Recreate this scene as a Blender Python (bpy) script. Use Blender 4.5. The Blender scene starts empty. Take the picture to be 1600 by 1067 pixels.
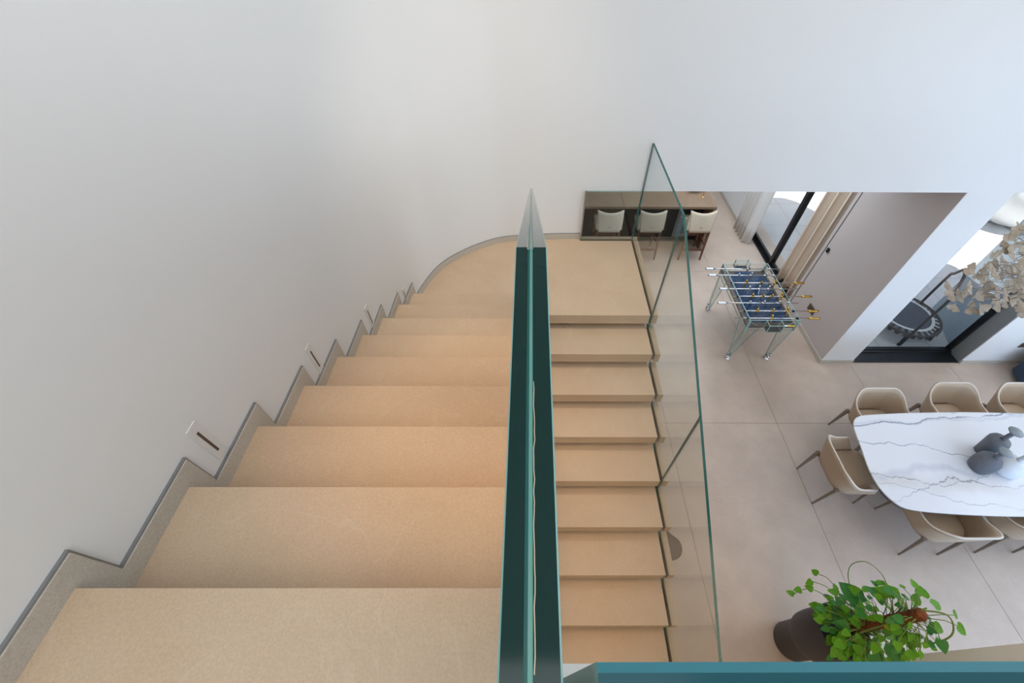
import bpy, bmesh, math, random
from mathutils import Vector, Matrix
random.seed(7)
C = bpy.context.scene.collection
SC = bpy.context.scene
R = math.radians

# ------------------------------------------------------------------ camera
H = 4.87                                   # lens height above the ground floor
cam = bpy.data.cameras.new('camera'); camo = bpy.data.objects.new('camera', cam); C.objects.link(camo)
a_, b_, c_ = R(48.7), R(.505), R(.54)
fw = Vector((math.sin(b_)*math.cos(a_), math.cos(b_)*math.cos(a_), -math.sin(a_)))
rt = Vector((math.cos(b_), -math.sin(b_), 0)); up = rt.cross(fw)
r2 = math.cos(c_)*rt + math.sin(c_)*up; u2 = -math.sin(c_)*rt + math.cos(c_)*up
mw = Matrix((r2, u2, -fw)).transposed().to_4x4(); mw.translation = (0, 0, H)
camo.matrix_world = mw
cam.sensor_width = 36; cam.lens = 648.34/1600*36
cam.shift_x = (800-833.375)/1600; cam.shift_y = (515.389-533.5)/1600
cam.clip_start = .01; cam.clip_end = 200
SC.camera = camo

# ------------------------------------------------------------------ light
SC.view_settings.view_transform = 'Standard'; SC.view_settings.look = 'None'
SC.view_settings.gamma = 1; SC.view_settings.use_curve_mapping = False
SC.view_settings.exposure = 0.14
w = bpy.data.worlds.new('sky'); SC.world = w; w.use_nodes = True
nt = w.node_tree; bgn = nt.nodes['Background']
sky = nt.nodes.new('ShaderNodeTexSky'); sky.sky_type = 'NISHITA'; sky.sun_disc = False
sky.sun_elevation = R(60); sky.sun_rotation = R(100)
nt.links.new(sky.outputs[0], bgn.inputs[0]); bgn.inputs[1].default_value = .17
def lamp(name, kind, loc, energy, col, rot=(0, 0, 0), size=1, size_y=None, spot=None):
    l = bpy.data.lights.new(name, kind); l.energy = energy; l.color = col
    if kind == 'AREA':
        l.size = size
        if size_y: l.shape = 'RECTANGLE'; l.size_y = size_y
    if kind == 'SPOT': l.spot_size = R(spot); l.spot_blend = .9; l.shadow_soft_size = size
    if kind == 'SUN': l.angle = R(.6)
    if kind == 'POINT': l.shadow_soft_size = size
    o = bpy.data.objects.new(name, l); C.objects.link(o); o.location = loc; o.rotation_euler = rot
    return o
sun = lamp('sun', 'SUN', (0, 0, 20), 9.0, (1, .96, .9))
SUNDISP = Vector((-1.2, .4, -3.4))          # travel of the light per 3.4 m of height
sun.rotation_euler = SUNDISP.to_track_quat('-Z', 'Y').to_euler()
lamp('ceiling_fill', 'AREA', (3.9, 1.4, 6.75), 34, (1, .985, .97), (0, 0, 0), 6.5, 3.6)  # unseen ceiling panel added to light the void evenly
lamp('stair_fill', 'AREA', (.0, -1.5, 6.75), 44, (.97, .98, 1), (0, 0, 0), 2.1, 3.2)  # unseen panel added over the stair head to lift the left wall
lamp('window_light', 'AREA', (8.8, 1.2, 3.9), 104, (.84, .92, 1), (0, R(90), 0), 4.4, 3.8)
lamp('gallery_fill', 'AREA', (5.2, -2.4, 4.6), 70, (.93, .96, 1), (0, R(90), R(-5)), 1.7, 3.0)  # side fill added for the left wall, no known lamp here
lamp('back_fill', 'AREA', (5.6, -3.85, 1.75), 185, (.44, .66, 1), (R(90), 0, 0), 5.4, 2.6)  # blue fill added from behind to brighten the pier and floor
lamp('stair_downlight', 'SPOT', (-.15, 1.0, 6.7), 150, (1, .50, .13), (0, 0, 0), .12, None, 36)
lamp('passage_fill', 'AREA', (2.9, 6.2, 2.72), 68, (.80, .90, 1), (0, 0, 0), 2.4, 2.8)  # added cool ceiling fill, stands in for daylight from the sliding door
lamp('under_gallery_fill', 'AREA', (1.2, -1.5, 3.38), 30, (1, .80, .58), (0, 0, 0), 2.4, 2.0)  # unseen warm fill added for the stub wall and lower treads
lamp('landing_fill_spot', 'SPOT', (-.05, 2.75, 6.7), 185, (1, .84, .66), (0, 0, 0), .12, None, 52)  # added warm spot that brightens the landing and last treads

# ------------------------------------------------------------------ materials
MT = {}
def mat(name, col, rough=.6, metal=0, spec=.5, noise=None, bump=None, coat=0):
    """noise=(scale, amount, detail, col2) colour mottling; bump=(scale, strength)"""
    if name in MT: return MT[name]
    m = bpy.data.materials.new(name); m.use_nodes = True; n = m.node_tree; p = n.nodes['Principled BSDF']
    p.inputs['Base Color'].default_value = (*col, 1); p.inputs['Roughness'].default_value = rough
    p.inputs['Metallic'].default_value = metal; p.inputs['Specular IOR Level'].default_value = spec
    p.inputs['Coat Weight'].default_value = coat
    tc = n.nodes.new('ShaderNodeTexCoord')
    if noise:
        s, amt, det, c2 = noise
        a = n.nodes.new('ShaderNodeTexNoise'); a.inputs['Scale'].default_value = s; a.inputs['Detail'].default_value = det
        a.inputs['Roughness'].default_value = .65
        n.links.new(tc.outputs['Object'], a.inputs['Vector'])
        rp = n.nodes.new('ShaderNodeMapRange'); rp.inputs[1].default_value = .35; rp.inputs[2].default_value = .65
        rp.inputs[3].default_value = 0; rp.inputs[4].default_value = amt
        n.links.new(a.outputs[0], rp.inputs[0])
        mx = n.nodes.new('ShaderNodeMix'); mx.data_type = 'RGBA'
        mx.inputs[6].default_value = (*col, 1); mx.inputs[7].default_value = (*c2, 1)
        n.links.new(rp.outputs[0], mx.inputs[0]); n.links.new(mx.outputs[2], p.inputs['Base Color'])
        m['mix'] = mx.name
    if bump:
        b = n.nodes.new('ShaderNodeTexNoise'); b.inputs['Scale'].default_value = bump[0]; b.inputs['Detail'].default_value = 4
        n.links.new(tc.outputs['Object'], b.inputs['Vector'])
        bp = n.nodes.new('ShaderNodeBump'); bp.inputs['Strength'].default_value = bump[1]; bp.inputs['Distance'].default_value = .01
        n.links.new(b.outputs[0], bp.inputs['Height']); n.links.new(bp.outputs[0], p.inputs['Normal'])
    MT[name] = m
    return m
def stone(name, col, c2, vein, grain=(300, .12), rough=.5, vscale=1.3):
    """fine-grained stone: cloud mottling + grain + sparse light veins"""
    m = mat(name, col, rough, noise=(2.2, .7, 8, c2), bump=(90, .06)); n = m.node_tree; p = n.nodes['Principled BSDF']
    tc = next(x for x in n.nodes if x.type == 'TEX_COORD'); mx = n.nodes[m['mix']]
    g = n.nodes.new('ShaderNodeTexNoise'); g.inputs['Scale'].default_value = grain[0]; g.inputs['Detail'].default_value = 3
    n.links.new(tc.outputs['Object'], g.inputs['Vector'])
    mr = n.nodes.new('ShaderNodeMapRange'); mr.inputs[1].default_value = .3; mr.inputs[2].default_value = .7
    mr.inputs[3].default_value = 1-grain[1]; mr.inputs[4].default_value = 1+grain[1]
    n.links.new(g.outputs[0], mr.inputs[0])
    mu = n.nodes.new('ShaderNodeMix'); mu.data_type = 'RGBA'; mu.blend_type = 'MULTIPLY'; mu.inputs[0].default_value = 1
    n.links.new(mx.outputs[2], mu.inputs[6]); n.links.new(mr.outputs[0], mu.inputs[7])
    v = n.nodes.new('ShaderNodeTexNoise'); v.inputs['Scale'].default_value = vscale; v.inputs['Detail'].default_value = 5
    v.inputs['Distortion'].default_value = 1.2
    n.links.new(tc.outputs['Object'], v.inputs['Vector'])
    ab = n.nodes.new('ShaderNodeMath'); ab.operation = 'SUBTRACT'; ab.inputs[1].default_value = .5
    n.links.new(v.outputs[0], ab.inputs[0])
    a2 = n.nodes.new('ShaderNodeMath'); a2.operation = 'ABSOLUTE'; n.links.new(ab.outputs[0], a2.inputs[0])
    r3 = n.nodes.new('ShaderNodeMapRange'); r3.inputs[1].default_value = 0; r3.inputs[2].default_value = .006
    r3.inputs[3].default_value = .22; r3.inputs[4].default_value = 0
    n.links.new(a2.outputs[0], r3.inputs[0])
    mv = n.nodes.new('ShaderNodeMix'); mv.data_type = 'RGBA'; mv.inputs[7].default_value = (*vein, 1)
    n.links.new(r3.outputs[0], mv.inputs[0]); n.links.new(mu.outputs[2], mv.inputs[6])
    n.links.new(mv.outputs[2], p.inputs['Base Color'])
    return m
WALL = mat('white_wall_paint', (.84, .84, .84), .85, spec=.2, noise=(1.1, .25, 3, (.82, .82, .825)), bump=(60, .02))
TAUPE = mat('taupe_side_wall', (.62, .555, .54), .8, spec=.2, noise=(1.2, .4, 3, (.57, .52, .50)))  # side wall tone, darker and browner than the white walls
STONE = stone('beige_tread_stone', (.61, .465, .325), (.54, .395, .265), (.70, .60, .48), (170, .075), .5)
STONEG = stone('greige_skirting_stone', (.58, .53, .46), (.50, .455, .395), (.64, .60, .54), (220, .12), .6)
FLOORM = stone('grey_beige_floor_tile', (.63, .505, .415), (.50, .395, .32), (.66, .59, .53), (120, .05), .34, .8)
TERR = stone('pale_terrace_tile', (.62, .62, .62), (.56, .56, .57), (.7, .7, .7), (120, .04), .6, .8)
GROOVE = mat('dark_joint', (.16, .145, .13), .9)
SHADOWG = mat('grey_metal_trim', (.32, .33, .34), .4, .7)
BLACKM = mat('black_aluminium', (.016, .017, .019), .32, .3)
DGREY = mat('dark_grey_jamb', (.30, .31, .31), .35, .1)
CREAM = mat('cream_fabric', (.66, .56, .43), .9, noise=(40, .4, 4, (.6, .5, .38)), bump=(400, .2))
WALNUT = mat('walnut_wood', (.19, .075, .04), .45, noise=(14, .8, 5, (.11, .045, .025)))
LEATH = mat('beige_leather', (.52, .39, .27), .5, noise=(8, .4, 4, (.47, .35, .24)), bump=(250, .08))
PIPE = mat('pale_leather_edge', (.74, .66, .58), .5)
LEGB = mat('bronze_painted_leg', (.24, .185, .135), .45)
CHROME = mat('chrome', (.72, .73, .74), .12, 1)
GOLD = mat('brass_gold', (.72, .45, .10), .22, 1)
CURTW = mat('white_curtain_linen', (.88, .86, .83), .9, bump=(300, .15))
CURTB = mat('beige_curtain_linen', (.68, .56, .45), .9, bump=(300, .15))
VASE = mat('slate_grey_ceramic', (.115, .125, .145), .55, noise=(9, .8, 4, (.16, .17, .19)))
VASET = mat('pale_slate_glaze', (.25, .28, .30), .45)
VASEW = mat('white_ceramic', (.80, .82, .86), .4)
POTD = mat('charcoal_planter', (.055, .05, .052), .5)
SOIL = mat('dark_soil', (.012, .009, .007), .95, bump=(60, .6))
LEAFG = mat('green_leaf', (.16, .40, .012), .5, spec=.25, noise=(9, .9, 4, (.06, .24, .012)))
LEAFD = mat('deep_green_leaf', (.035, .19, .02), .4, spec=.3, noise=(9, .8, 4, (.06, .25, .06)))
LEAFY = mat('yellow_leaf', (.75, .45, .02), .5)
STEM = mat('green_stem', (.20, .30, .06), .6)
MOSS = mat('coconut_fibre', (.30, .09, .025), .95, noise=(30, .9, 6, (.14, .04, .012)), bump=(120, .8))
PETAL = mat('beige_petal', (.42, .345, .265), .7, noise=(14, .9, 3, (.31, .25, .185)))
TWIG = mat('bronze_twig', (.16, .12, .09), .5)
BROWN = mat('counter_brown', (.26, .175, .11), .42, noise=(7, .8, 6, (.20, .135, .088)))
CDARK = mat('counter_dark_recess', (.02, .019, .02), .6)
TABB = mat('dark_brown_tabletop', (.085, .068, .058), .45, noise=(20, .6, 5, (.06, .048, .04)))
BLUEG = mat('dark_blue_fabric', (.035, .06, .10), .8)
RUBBER = mat('black_rubber', (.022, .024, .028), .55)
TMAT = mat('blue_grey_mat', (.055, .075, .11), .55, noise=(12, .7, 4, (.03, .04, .06)))
TWHITE = mat('white_band', (.72, .72, .70), .6)
PLANTW = mat('white_planter_glaze', (.82, .82, .79), .5)
PLATE = mat('white_plate', (.78, .77, .77), .5)
SLOT = mat('bronze_slot', (.10, .065, .045), .6)
BLUEP = mat('blue_playfield', (.006, .040, .11), .1, coat=.5, spec=.6)
EDGED = mat('deep_green_glass_edge', (.002, .022, .019), .08, spec=.32)
EDGEC = mat('deep_teal_glass_edge', (.006, .065, .085), .12, spec=.2)
EDGEM = mat('dark_teal_interlayer', (.02, .12, .11), .3, spec=.3)
EDGEF = mat('fine_grey_green_glass_edge', (.30, .42, .40), .3)
EDGE = mat('green_glass_edge', (.018, .115, .10), .15, spec=.5)
EDGET = mat('teal_chamfer_window_sheen', (.03, .21, .27), .25, spec=.5)  # window light caught by the chamfer is put into this brighter teal
EDGEL = mat('pale_glass_edge', (.16, .33, .31), .3)
INTER = mat('pale_teal_interlayer', (.13, .31, .26), .35, noise=(60, .6, 4, (.08, .30, .28)))
WINGM = mat('grey_blue_panel', (.30, .37, .42), .35)
def glass(name, tint, refl=.9, rough=0.0):
    m = bpy.data.materials.new(name); m.use_nodes = True; n = m.node_tree; n.nodes.remove(n.nodes['Principled BSDF'])
    t = n.nodes.new('ShaderNodeBsdfTransparent'); t.inputs[0].default_value = (*tint, 1)
    g = n.nodes.new('ShaderNodeBsdfGlossy'); g.inputs['Roughness'].default_value = rough
    f = n.nodes.new('ShaderNodeFresnel'); ge = n.nodes.new('ShaderNodeNewGeometry')
    io = n.nodes.new('ShaderNodeMapRange'); io.inputs[3].default_value = 1.5; io.inputs[4].default_value = 1/1.5   # same reflectance on both faces
    n.links.new(ge.outputs['Backfacing'], io.inputs[0]); n.links.new(io.outputs[0], f.inputs[0])
    mu = n.nodes.new('ShaderNodeMath'); mu.operation = 'MULTIPLY'; mu.inputs[1].default_value = refl
    x = n.nodes.new('ShaderNodeMixShader'); n.links.new(f.outputs[0], mu.inputs[0]); n.links.new(mu.outputs[0], x.inputs[0])
    n.links.new(t.outputs[0], x.inputs[1]); n.links.new(g.outputs[0], x.inputs[2])
    n.links.new(x.outputs[0], n.nodes['Material Output'].inputs[0]); MT[name] = m
    return m
GLASS = glass('clear_glass', (.955, .975, .965))
GLASST = glass('tinted_glass', (.86, .90, .90))
GLASSW = glass('terrace_window_glass', (.93, .955, .97), .35)
GLASSI = glass('clear_interlayer', (.985, .99, .985), .02)
GLASSB = glass('thin_clear_glass', (.965, .985, .98), .8)
GLASSK = glass('grey_blue_screen_glass', (.80, .86, .90), .8)
_n = GLASSK.node_tree; _o = _n.nodes['Material Output']; _old = _o.inputs[0].links[0].from_socket
_d = _n.nodes.new('ShaderNodeBsdfDiffuse'); _d.inputs[0].default_value = (.30, .38, .43, 1)      # hazy coating on the glass
_m = _n.nodes.new('ShaderNodeMixShader'); _m.inputs[0].default_value = .45
_n.links.new(_old, _m.inputs[1]); _n.links.new(_d.outputs[0], _m.inputs[2]); _n.links.new(_m.outputs[0], _o.inputs[0])

def marble():
    """white marble: long veins running with the table, each bent by noise, thinning and fading along its length"""
    m = mat('white_marble', (.80, .80, .83), .18, spec=.5); n = m.node_tree; p = n.nodes['Principled BSDF']; LK_ = n.links.new
    tc = next(x for x in n.nodes if x.type == 'TEX_COORD')
    sep = n.nodes.new('ShaderNodeSeparateXYZ'); LK_(tc.outputs['Object'], sep.inputs[0])
    def math_(op, a, b=None, c=None):
        k = n.nodes.new('ShaderNodeMath'); k.operation = op
        for i_, v in enumerate((a, b, c)):
            if v is None: continue
            if isinstance(v, (int, float)): k.inputs[i_].default_value = v
            else: LK_(v, k.inputs[i_])
        return k.outputs[0]
    def noise_(sc, det, seed, vx=1, vy=1, rough=.55):
        mp = n.nodes.new('ShaderNodeMapping'); mp.inputs['Scale'].default_value = (vx, vy, 1); mp.inputs['Location'].default_value = (seed, seed*1.7, 0)
        LK_(tc.outputs['Object'], mp.inputs[0]); v = n.nodes.new('ShaderNodeTexNoise')
        v.inputs['Scale'].default_value = sc; v.inputs['Detail'].default_value = det; v.inputs['Roughness'].default_value = rough; LK_(mp.outputs[0], v.inputs['Vector'])
        return v.outputs[0]
    cur = None
    # y at x=0, slope, width, strength, colour, bend, seed
    V_ = [(.50, .075, .010, .85, (.16, .19, .28), .16, 1.3), (.47, .03, .022, .35, (.45, .50, .60), .16, 1.3), (.02, -.12, .007, .7, (.25, .27, .34), .22, 4.1),
          (-.30, -.04, .09, .38, (.60, .54, .49), .30, 7.7), (-.27, -.05, .008, .8, (.20, .19, .21), .34, 7.7), (-.14, -.02, .05, .35, (.44, .47, .56), .30, 9.2),
          (-.55, -.22, .006, .6, (.30, .32, .38), .18, 12.5), (.62, -.03, .02, .5, (.35, .42, .55), .25, 15.1), (-.05, .25, .006, .6, (.26, .29, .37), .30, 18.4)]
    for yo, sl, wd, st, col, bend, seed in V_:
        w_ = math_('MULTIPLY_ADD', noise_(1.3, 6, seed, 1, .35, .6), bend*2, -bend)
        yy = math_('SUBTRACT', sep.outputs[1], math_('ADD', math_('MULTIPLY_ADD', sep.outputs[0], sl, yo), w_))
        k = n.nodes.new('ShaderNodeMapRange'); k.interpolation_type = 'SMOOTHSTEP'; LK_(math_('ABSOLUTE', yy), k.inputs[0])
        k.inputs[2].default_value = wd*1.35; k.inputs[3].default_value = 1; k.inputs[4].default_value = 0
        fade = n.nodes.new('ShaderNodeMapRange'); LK_(noise_(2.2, 3, seed+30), fade.inputs[0]); fade.inputs[1].default_value = .34; fade.inputs[2].default_value = .54
        fade.inputs[3].default_value = .2; fade.inputs[4].default_value = min(st*1.1, 1)
        x = n.nodes.new('ShaderNodeMix'); x.data_type = 'RGBA'; x.inputs[7].default_value = (*col, 1)
        LK_(math_('MULTIPLY', k.outputs[0], fade.outputs[0]), x.inputs[0])
        if cur is None: x.inputs[6].default_value = (.80, .80, .83, 1)
        else: LK_(cur, x.inputs[6])
        cur = x.outputs[2]
    LK_(cur, p.inputs['Base Color'])
    return m
MARBLE = marble()

# ------------------------------------------------------------------ mesh helpers
class MB:
    def __init__(s): s.v = []; s.f = []; s.m = []
    def add(s, vs, fs, mi=0):
        k = len(s.v); s.v += [tuple(v) for v in vs]; s.f += [tuple(i+k for i in f) for f in fs]; s.m += [mi]*len(fs) if isinstance(mi, int) else mi
        return s
    def box(s, x0, x1, y0, y1, z0, z1, mi=0):
        return s.add([(x, y, z) for z in (z0, z1) for y in (y0, y1) for x in (x0, x1)],
                     [(0, 2, 3, 1), (4, 5, 7, 6), (0, 1, 5, 4), (2, 6, 7, 3), (0, 4, 6, 2), (1, 3, 7, 5)], mi)
    def prism(s, pts, ax, a, b, mi=0):
        """extrude 2-D polygon along axis ax from a to b. ax='x': pts=(y,z); 'y': (x,z); 'z': (x,y)"""
        f = {'x': lambda p, t: (t, p[0], p[1]), 'y': lambda p, t: (p[0], t, p[1]), 'z': lambda p, t: (p[0], p[1], t)}[ax]
        n = len(pts)
        vs = [f(p, a) for p in pts] + [f(p, b) for p in pts]
        fs = [tuple(range(n)), tuple(range(2*n-1, n-1, -1))] + [(i, i+n, (i+1) % n+n, (i+1) % n) for i in range(n)]
        return s.add(vs, fs, mi if isinstance(mi, int) else [mi[0]]*2+[mi[1]]*n)
    def tube(s, pts, r, n=8, r1=None, closed=False):
        pts = [Vector(p) for p in pts]; N = len(pts); k0 = len(s.v); ref = None
        for i, p in enumerate(pts):
            if closed: d = pts[(i+1) % N]-pts[i-1]
            else: d = pts[min(i+1, N-1)]-pts[max(i-1, 0)]
            d.normalize()
            if ref is None: ref = Vector((0, 0, 1)) if abs(d.z) < .9 else Vector((1, 0, 0))
            u = d.cross(ref).normalized(); v = u.cross(d); ref = v.copy() if abs(v.dot(d)) < .9 else ref
            rr = r if r1 is None else r+(r1-r)*i/(N-1)
            s.v += [tuple(p+rr*(math.cos(t)*u+math.sin(t)*v)) for t in (2*math.pi*j/n for j in range(n))]
        for i in range(N if closed else N-1):
            a = k0+i*n; b = k0+((i+1) % N)*n
            for j in range(n): s.f.append((a+j, a+(j+1) % n, b+(j+1) % n, b+j)); s.m.append(0)
        if not closed:
            s.f.append(tuple(k0+j for j in range(n-1, -1, -1))); s.m.append(0)
            s.f.append(tuple(k0+(N-1)*n+j for j in range(n))); s.m.append(0)
        return s
    def lathe(s, prof, cx=0, cy=0, n=32, caps=True):
        k0 = len(s.v)
        for r, z in prof: s.v += [(cx+r*math.cos(2*math.pi*j/n), cy+r*math.sin(2*math.pi*j/n), z) for j in range(n)]
        for i in range(len(prof)-1):
            for j in range(n):
                a = k0+i*n+j; b = k0+i*n+(j+1) % n; s.f.append((a, b, b+n, a+n)); s.m.append(0)
        if caps:
            s.f.append(tuple(k0+j for j in range(n-1, -1, -1))); s.m.append(0)
            s.f.append(tuple(k0+(len(prof)-1)*n+j for j in range(n))); s.m.append(0)
        return s
    def grid(s, fn, nu, nv, closed=False):
        k0 = len(s.v)
        for i in range(nu+1):
            for j in range(nv+1): s.v.append(tuple(fn(i/nu, j/nv)))
        for i in range(nu):
            for j in range(nv):
                a = k0+i*(nv+1)+j; s.f.append((a, a+1, a+nv+2, a+nv+1)); s.m.append(0)
        return s
    def build(s, name, mats, parent=None, loc=None, smooth=False, bevel=0, solid=0, sub=0, fix=True):
        """vertices are given in scene coordinates when parent has location; they are shifted to the parent's base"""
        off = Vector(loc) if loc is not None else Vector((0, 0, 0))
        me = bpy.data.meshes.new(name)
        me.from_pydata([tuple(Vector(v)-off) for v in s.v], [], s.f)
        if not isinstance(mats, (list, tuple)): mats = [mats]
        for m in mats: me.materials.append(m)
        if fix:
            bm = bmesh.new(); bm.from_mesh(me)
            lay = [f.material_index for f in bm.faces]
            bmesh.ops.recalc_face_normals(bm, faces=bm.faces); bm.to_mesh(me); bm.free()
        for p, mi in zip(me.polygons, s.m): p.material_index = mi; p.use_smooth = smooth
        me.update()
        o = bpy.data.objects.new(name, me); C.objects.link(o)
        if parent: o.parent = parent
        elif loc is not None: o.location = loc
        if solid: q = o.modifiers.new('solid', 'SOLIDIFY'); q.thickness = solid; q.offset = 0
        if bevel: q = o.modifiers.new('bevel', 'BEVEL'); q.width = bevel; q.segments = 2; q.limit_method = 'ANGLE'; q.angle_limit = R(40)
        if sub: q = o.modifiers.new('sub', 'SUBSURF'); q.levels = sub; q.render_levels = sub
        return o
def tag(o, label, cat, group=None, kind=None):
    o['label'] = label; o['category'] = cat
    if group: o['group'] = group
    if kind: o['kind'] = kind
    return o
def thing(name, label, cat, loc=(0, 0, 0), rz=0, group=None):
    o = bpy.data.objects.new(name, None); C.objects.link(o); o.location = loc; o.rotation_euler = (0, 0, rz); o.empty_display_size = .1
    return tag(o, label, cat, group)
def struct(o, label=None):
    o['kind'] = 'structure'
    if label: o['label'] = label
    return o
def sroot(name, label, loc=(0, 0, 0)):
    o = bpy.data.objects.new(name, None); C.objects.link(o); o.location = loc; o.empty_display_size = .1
    return struct(o, label)
def copy_tree(o, parent=None):
    c = o.copy(); C.objects.link(c)
    if parent: c.parent = parent
    for ch in [x for x in o.children]: copy_tree(ch, c)
    return c

# ------------------------------------------------------------------ stair numbers
W = 1.094; G = .304; RI = .17
Y0 = .192; Z0 = H-1.151                    # first nosing of the upper flight (= upper floor level)
ZL = H-2.671                               # landing level
YA = 2.521                                 # landing edge / first nosing of the lower flight
YF = 3.65                                  # plane of the tall far wall
TOP = 6.8; XR = 9.0

# ------------------------------------------------------------------ room shell
curve = [(-W, .5), (-1.090, 1.0), (-1.082, 1.5), (-1.071, 2.0), (-1.060, 2.35), (-1.046, 2.62), (-1.00, 2.86), (-.875, 3.155), (-.637, 3.395), (-.366, 3.557), (-.13, 3.61), (.2, 3.64), (.52, YF)]
def catmull(P, n=6):
    out = []
    for i in range(len(P)-1):
        p0 = P[max(i-1, 0)]; p1 = P[i]; p2 = P[i+1]; p3 = P[min(i+2, len(P)-1)]
        for k in range(n):
            t = k/n
            out.append(tuple(.5*((2*b)+(-a+c)*t+(2*a-5*b+4*c-d)*t*t+(-a+3*b-3*c+d)*t**3) for a, b, c, d in zip(p0, p1, p2, p3)))
    out.append(P[-1]); return out
cv = catmull(curve, 8)
def wx(y):                                  # x of the stair wall at depth y (it leans in slightly before the curve)
    if y <= cv[0][1]: return -W
    for (xa, ya), (xb, yb) in zip(cv, cv[1:]):
        if ya <= y <= yb: return xa+(xb-xa)*(y-ya)/(yb-ya)
    return -W
inner = [(-W, -4.0)]+cv
outer = [(.52, YF+.3), (-W-.3, YF+.3), (-W-.3, -4.0)]
def wallpoly(pts_in, pts_out, z0, z1, name, mat_, label):
    mb = MB(); poly = pts_in+pts_out; n = len(poly)
    mb.add([(x, y, z0) for x, y in poly]+[(x, y, z1) for x, y in poly],
           [(i, (i+1) % n, (i+1) % n+n, i+n) for i in range(n)])
    o = mb.build(name, mat_, smooth=False)
    for p in o.data.polygons:
        p.use_smooth = True
    md = o.modifiers.new('e', 'EDGE_SPLIT'); md.split_angle = R(35)
    return struct(o, label)
wallpoly(inner, outer, 0, TOP, 'wall_left', WALL, 'tall white wall beside the upper flight, curving into the far wall')
struct(MB().box(.52, XR, YF, YF+.3, 2.75, TOP).build('wall_far', WALL), 'tall white wall above the openings to the garden side')
struct(MB().box(4.235, 4.70, YF, YF+.3, 0, 2.75).build('wall_pier', WALL), 'white wall pier between the wide opening and the terrace window')
struct(MB().box(6.29, XR, YF, YF+.3, 0, 2.75).build('wall_far_right', WALL), 'white wall right of the terrace window')
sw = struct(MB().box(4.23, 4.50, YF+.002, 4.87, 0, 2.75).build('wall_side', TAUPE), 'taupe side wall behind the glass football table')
MB().box(4.225, 4.231, 4.80, 4.812, 0.05, 2.75).build('door_joint', GROOVE, sw)
MB().box(4.205, 4.228, 4.715, 4.755, 1.18, 1.245).build('handle', BLACKM, sw, bevel=.003)
MB().box(4.222, 4.229, 4.27, 4.44, .345, .455).build('wall_socket', SLOT, sw, bevel=.003)
struct(MB().box(4.18, 4.5, 6.95, 9.6, 0, 2.75).build('wall_passage_right', WALL), 'wall beyond the sliding door')
struct(MB().box(-1.4, 9, 9.6, 9.8, 0, 2.75).build('wall_passage_back', WALL))
struct(MB().box(-1.5, -1.394, YF+.3, 9.6, 0, 2.75).build('wall_passage_left', WALL))
struct(MB().box(-1.5, 4.5, YF+.3, 9.8, 2.75, 2.95).build('ceiling_passage', WALL))
struct(MB().box(-1.4, 2.9, -4.2, -4.0, 0, TOP).box(8.5, XR+.3, -4.2, -4.0, 0, TOP).box(2.9, 8.5, -4.2, -4.0, 3.1, TOP).build('wall_back', WALL))
wb = sroot('back_window_added', 'unseen glazing under the gallery, added to go with the blue fill light', (5.7, -4.1, 0))  # unseen glazing added to account for the blue fill from behind
mb = MB()
for xx in (2.9, 4.74, 6.58, 8.44): mb.box(xx, xx+.06, -4.13, -4.07, 0, 3.1)
mb.box(2.96, 8.44, -4.13, -4.07, 0, .05).box(2.96, 8.44, -4.13, -4.07, 3.04, 3.1).build('window_frame', BLACKM, wb, wb.location)
MB().box(2.93, 8.47, -4.105, -4.095, .03, 3.07).build('pane', GLASSB, wb, wb.location)
struct(MB().box(-1.4, XR+.3, -4.2, YF+.3, TOP, TOP+.15).build('ceiling', WALL))
# right wall with one tall window
mb = MB().box(XR, XR+.25, -4, .1, 0, TOP).box(XR, XR+.25, 3.4, YF+.3, 0, TOP).box(XR, XR+.25, .1, 3.4, 5.9, TOP).box(XR, XR+.25, .1, 3.4, 0, .25)
struct(mb.build('wall_right', WALL))
wr = sroot('window_3', 'tall window in the right wall', (XR, 1.75, .25))
mb = MB()
for yy in (.1, 1.72, 3.34): mb.box(XR+.08, XR+.14, yy, yy+.06, .25, 5.9)
for zz in (.25, 2.9, 5.84): mb.box(XR+.08, XR+.14, .16, 3.34, zz, zz+.06)
mb.build('window_frame', BLACKM, wr, wr.location)
MB().box(XR+.105, XR+.115, .13, 3.37, .28, 5.87).build('pane', GLASSB, wr, wr.location)
# stub wall under the gallery (white, right of the planter)
struct(MB().box(2.72, 3.0, -3.9, .208, 0, Z0-.32).build('wall_stub', WALL), 'white wall end beside the charcoal planter')

# ground floor: large tiles over a dark joint bed
fl = struct(MB().box(-1.4, XR, -4, 9.6, -.1, -.004).build('floor', GROOVE), 'ground floor of large grey beige tiles')
xs = [-1.4+.0]; xj = [-1.14, .32, 1.77, 3.225, 4.672, 6.12, 7.57, XR]; yj = [-4, -3.36, -.355, 2.665, 5.68, 8.7, 9.6]
xa = -1.4
for x in xj:
    ya = -4
    for y in yj[1:]:
        yy = min(y, YF+.28) if xa > 4.4 else y
        if ya < yy-.02:
            MB().box(xa+.0022, x-.0022, ya+.0022, yy-.0022, -.02, 0).build('tile', FLOORM, fl, fix=False)
        ya = y
    xa = x

# baseboards
def bb(name, pts):
    mb = MB()
    for x0, x1, y0, y1 in pts: mb.box(x0, x1, y0, y1, .0, .075)
    return struct(mb.build(name, STONEG, bevel=.001))
bb('baseboard_pier', [(4.215, 4.70, YF-.014, YF)])
bb('baseboard_side', [(4.214, 4.2295, YF, 4.80)])
bb('baseboard_far', [(6.29, XR, YF-.014, YF)])
bb('baseboard_passage', [(4.166, 4.18, 6.95, 9.6)])

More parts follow.
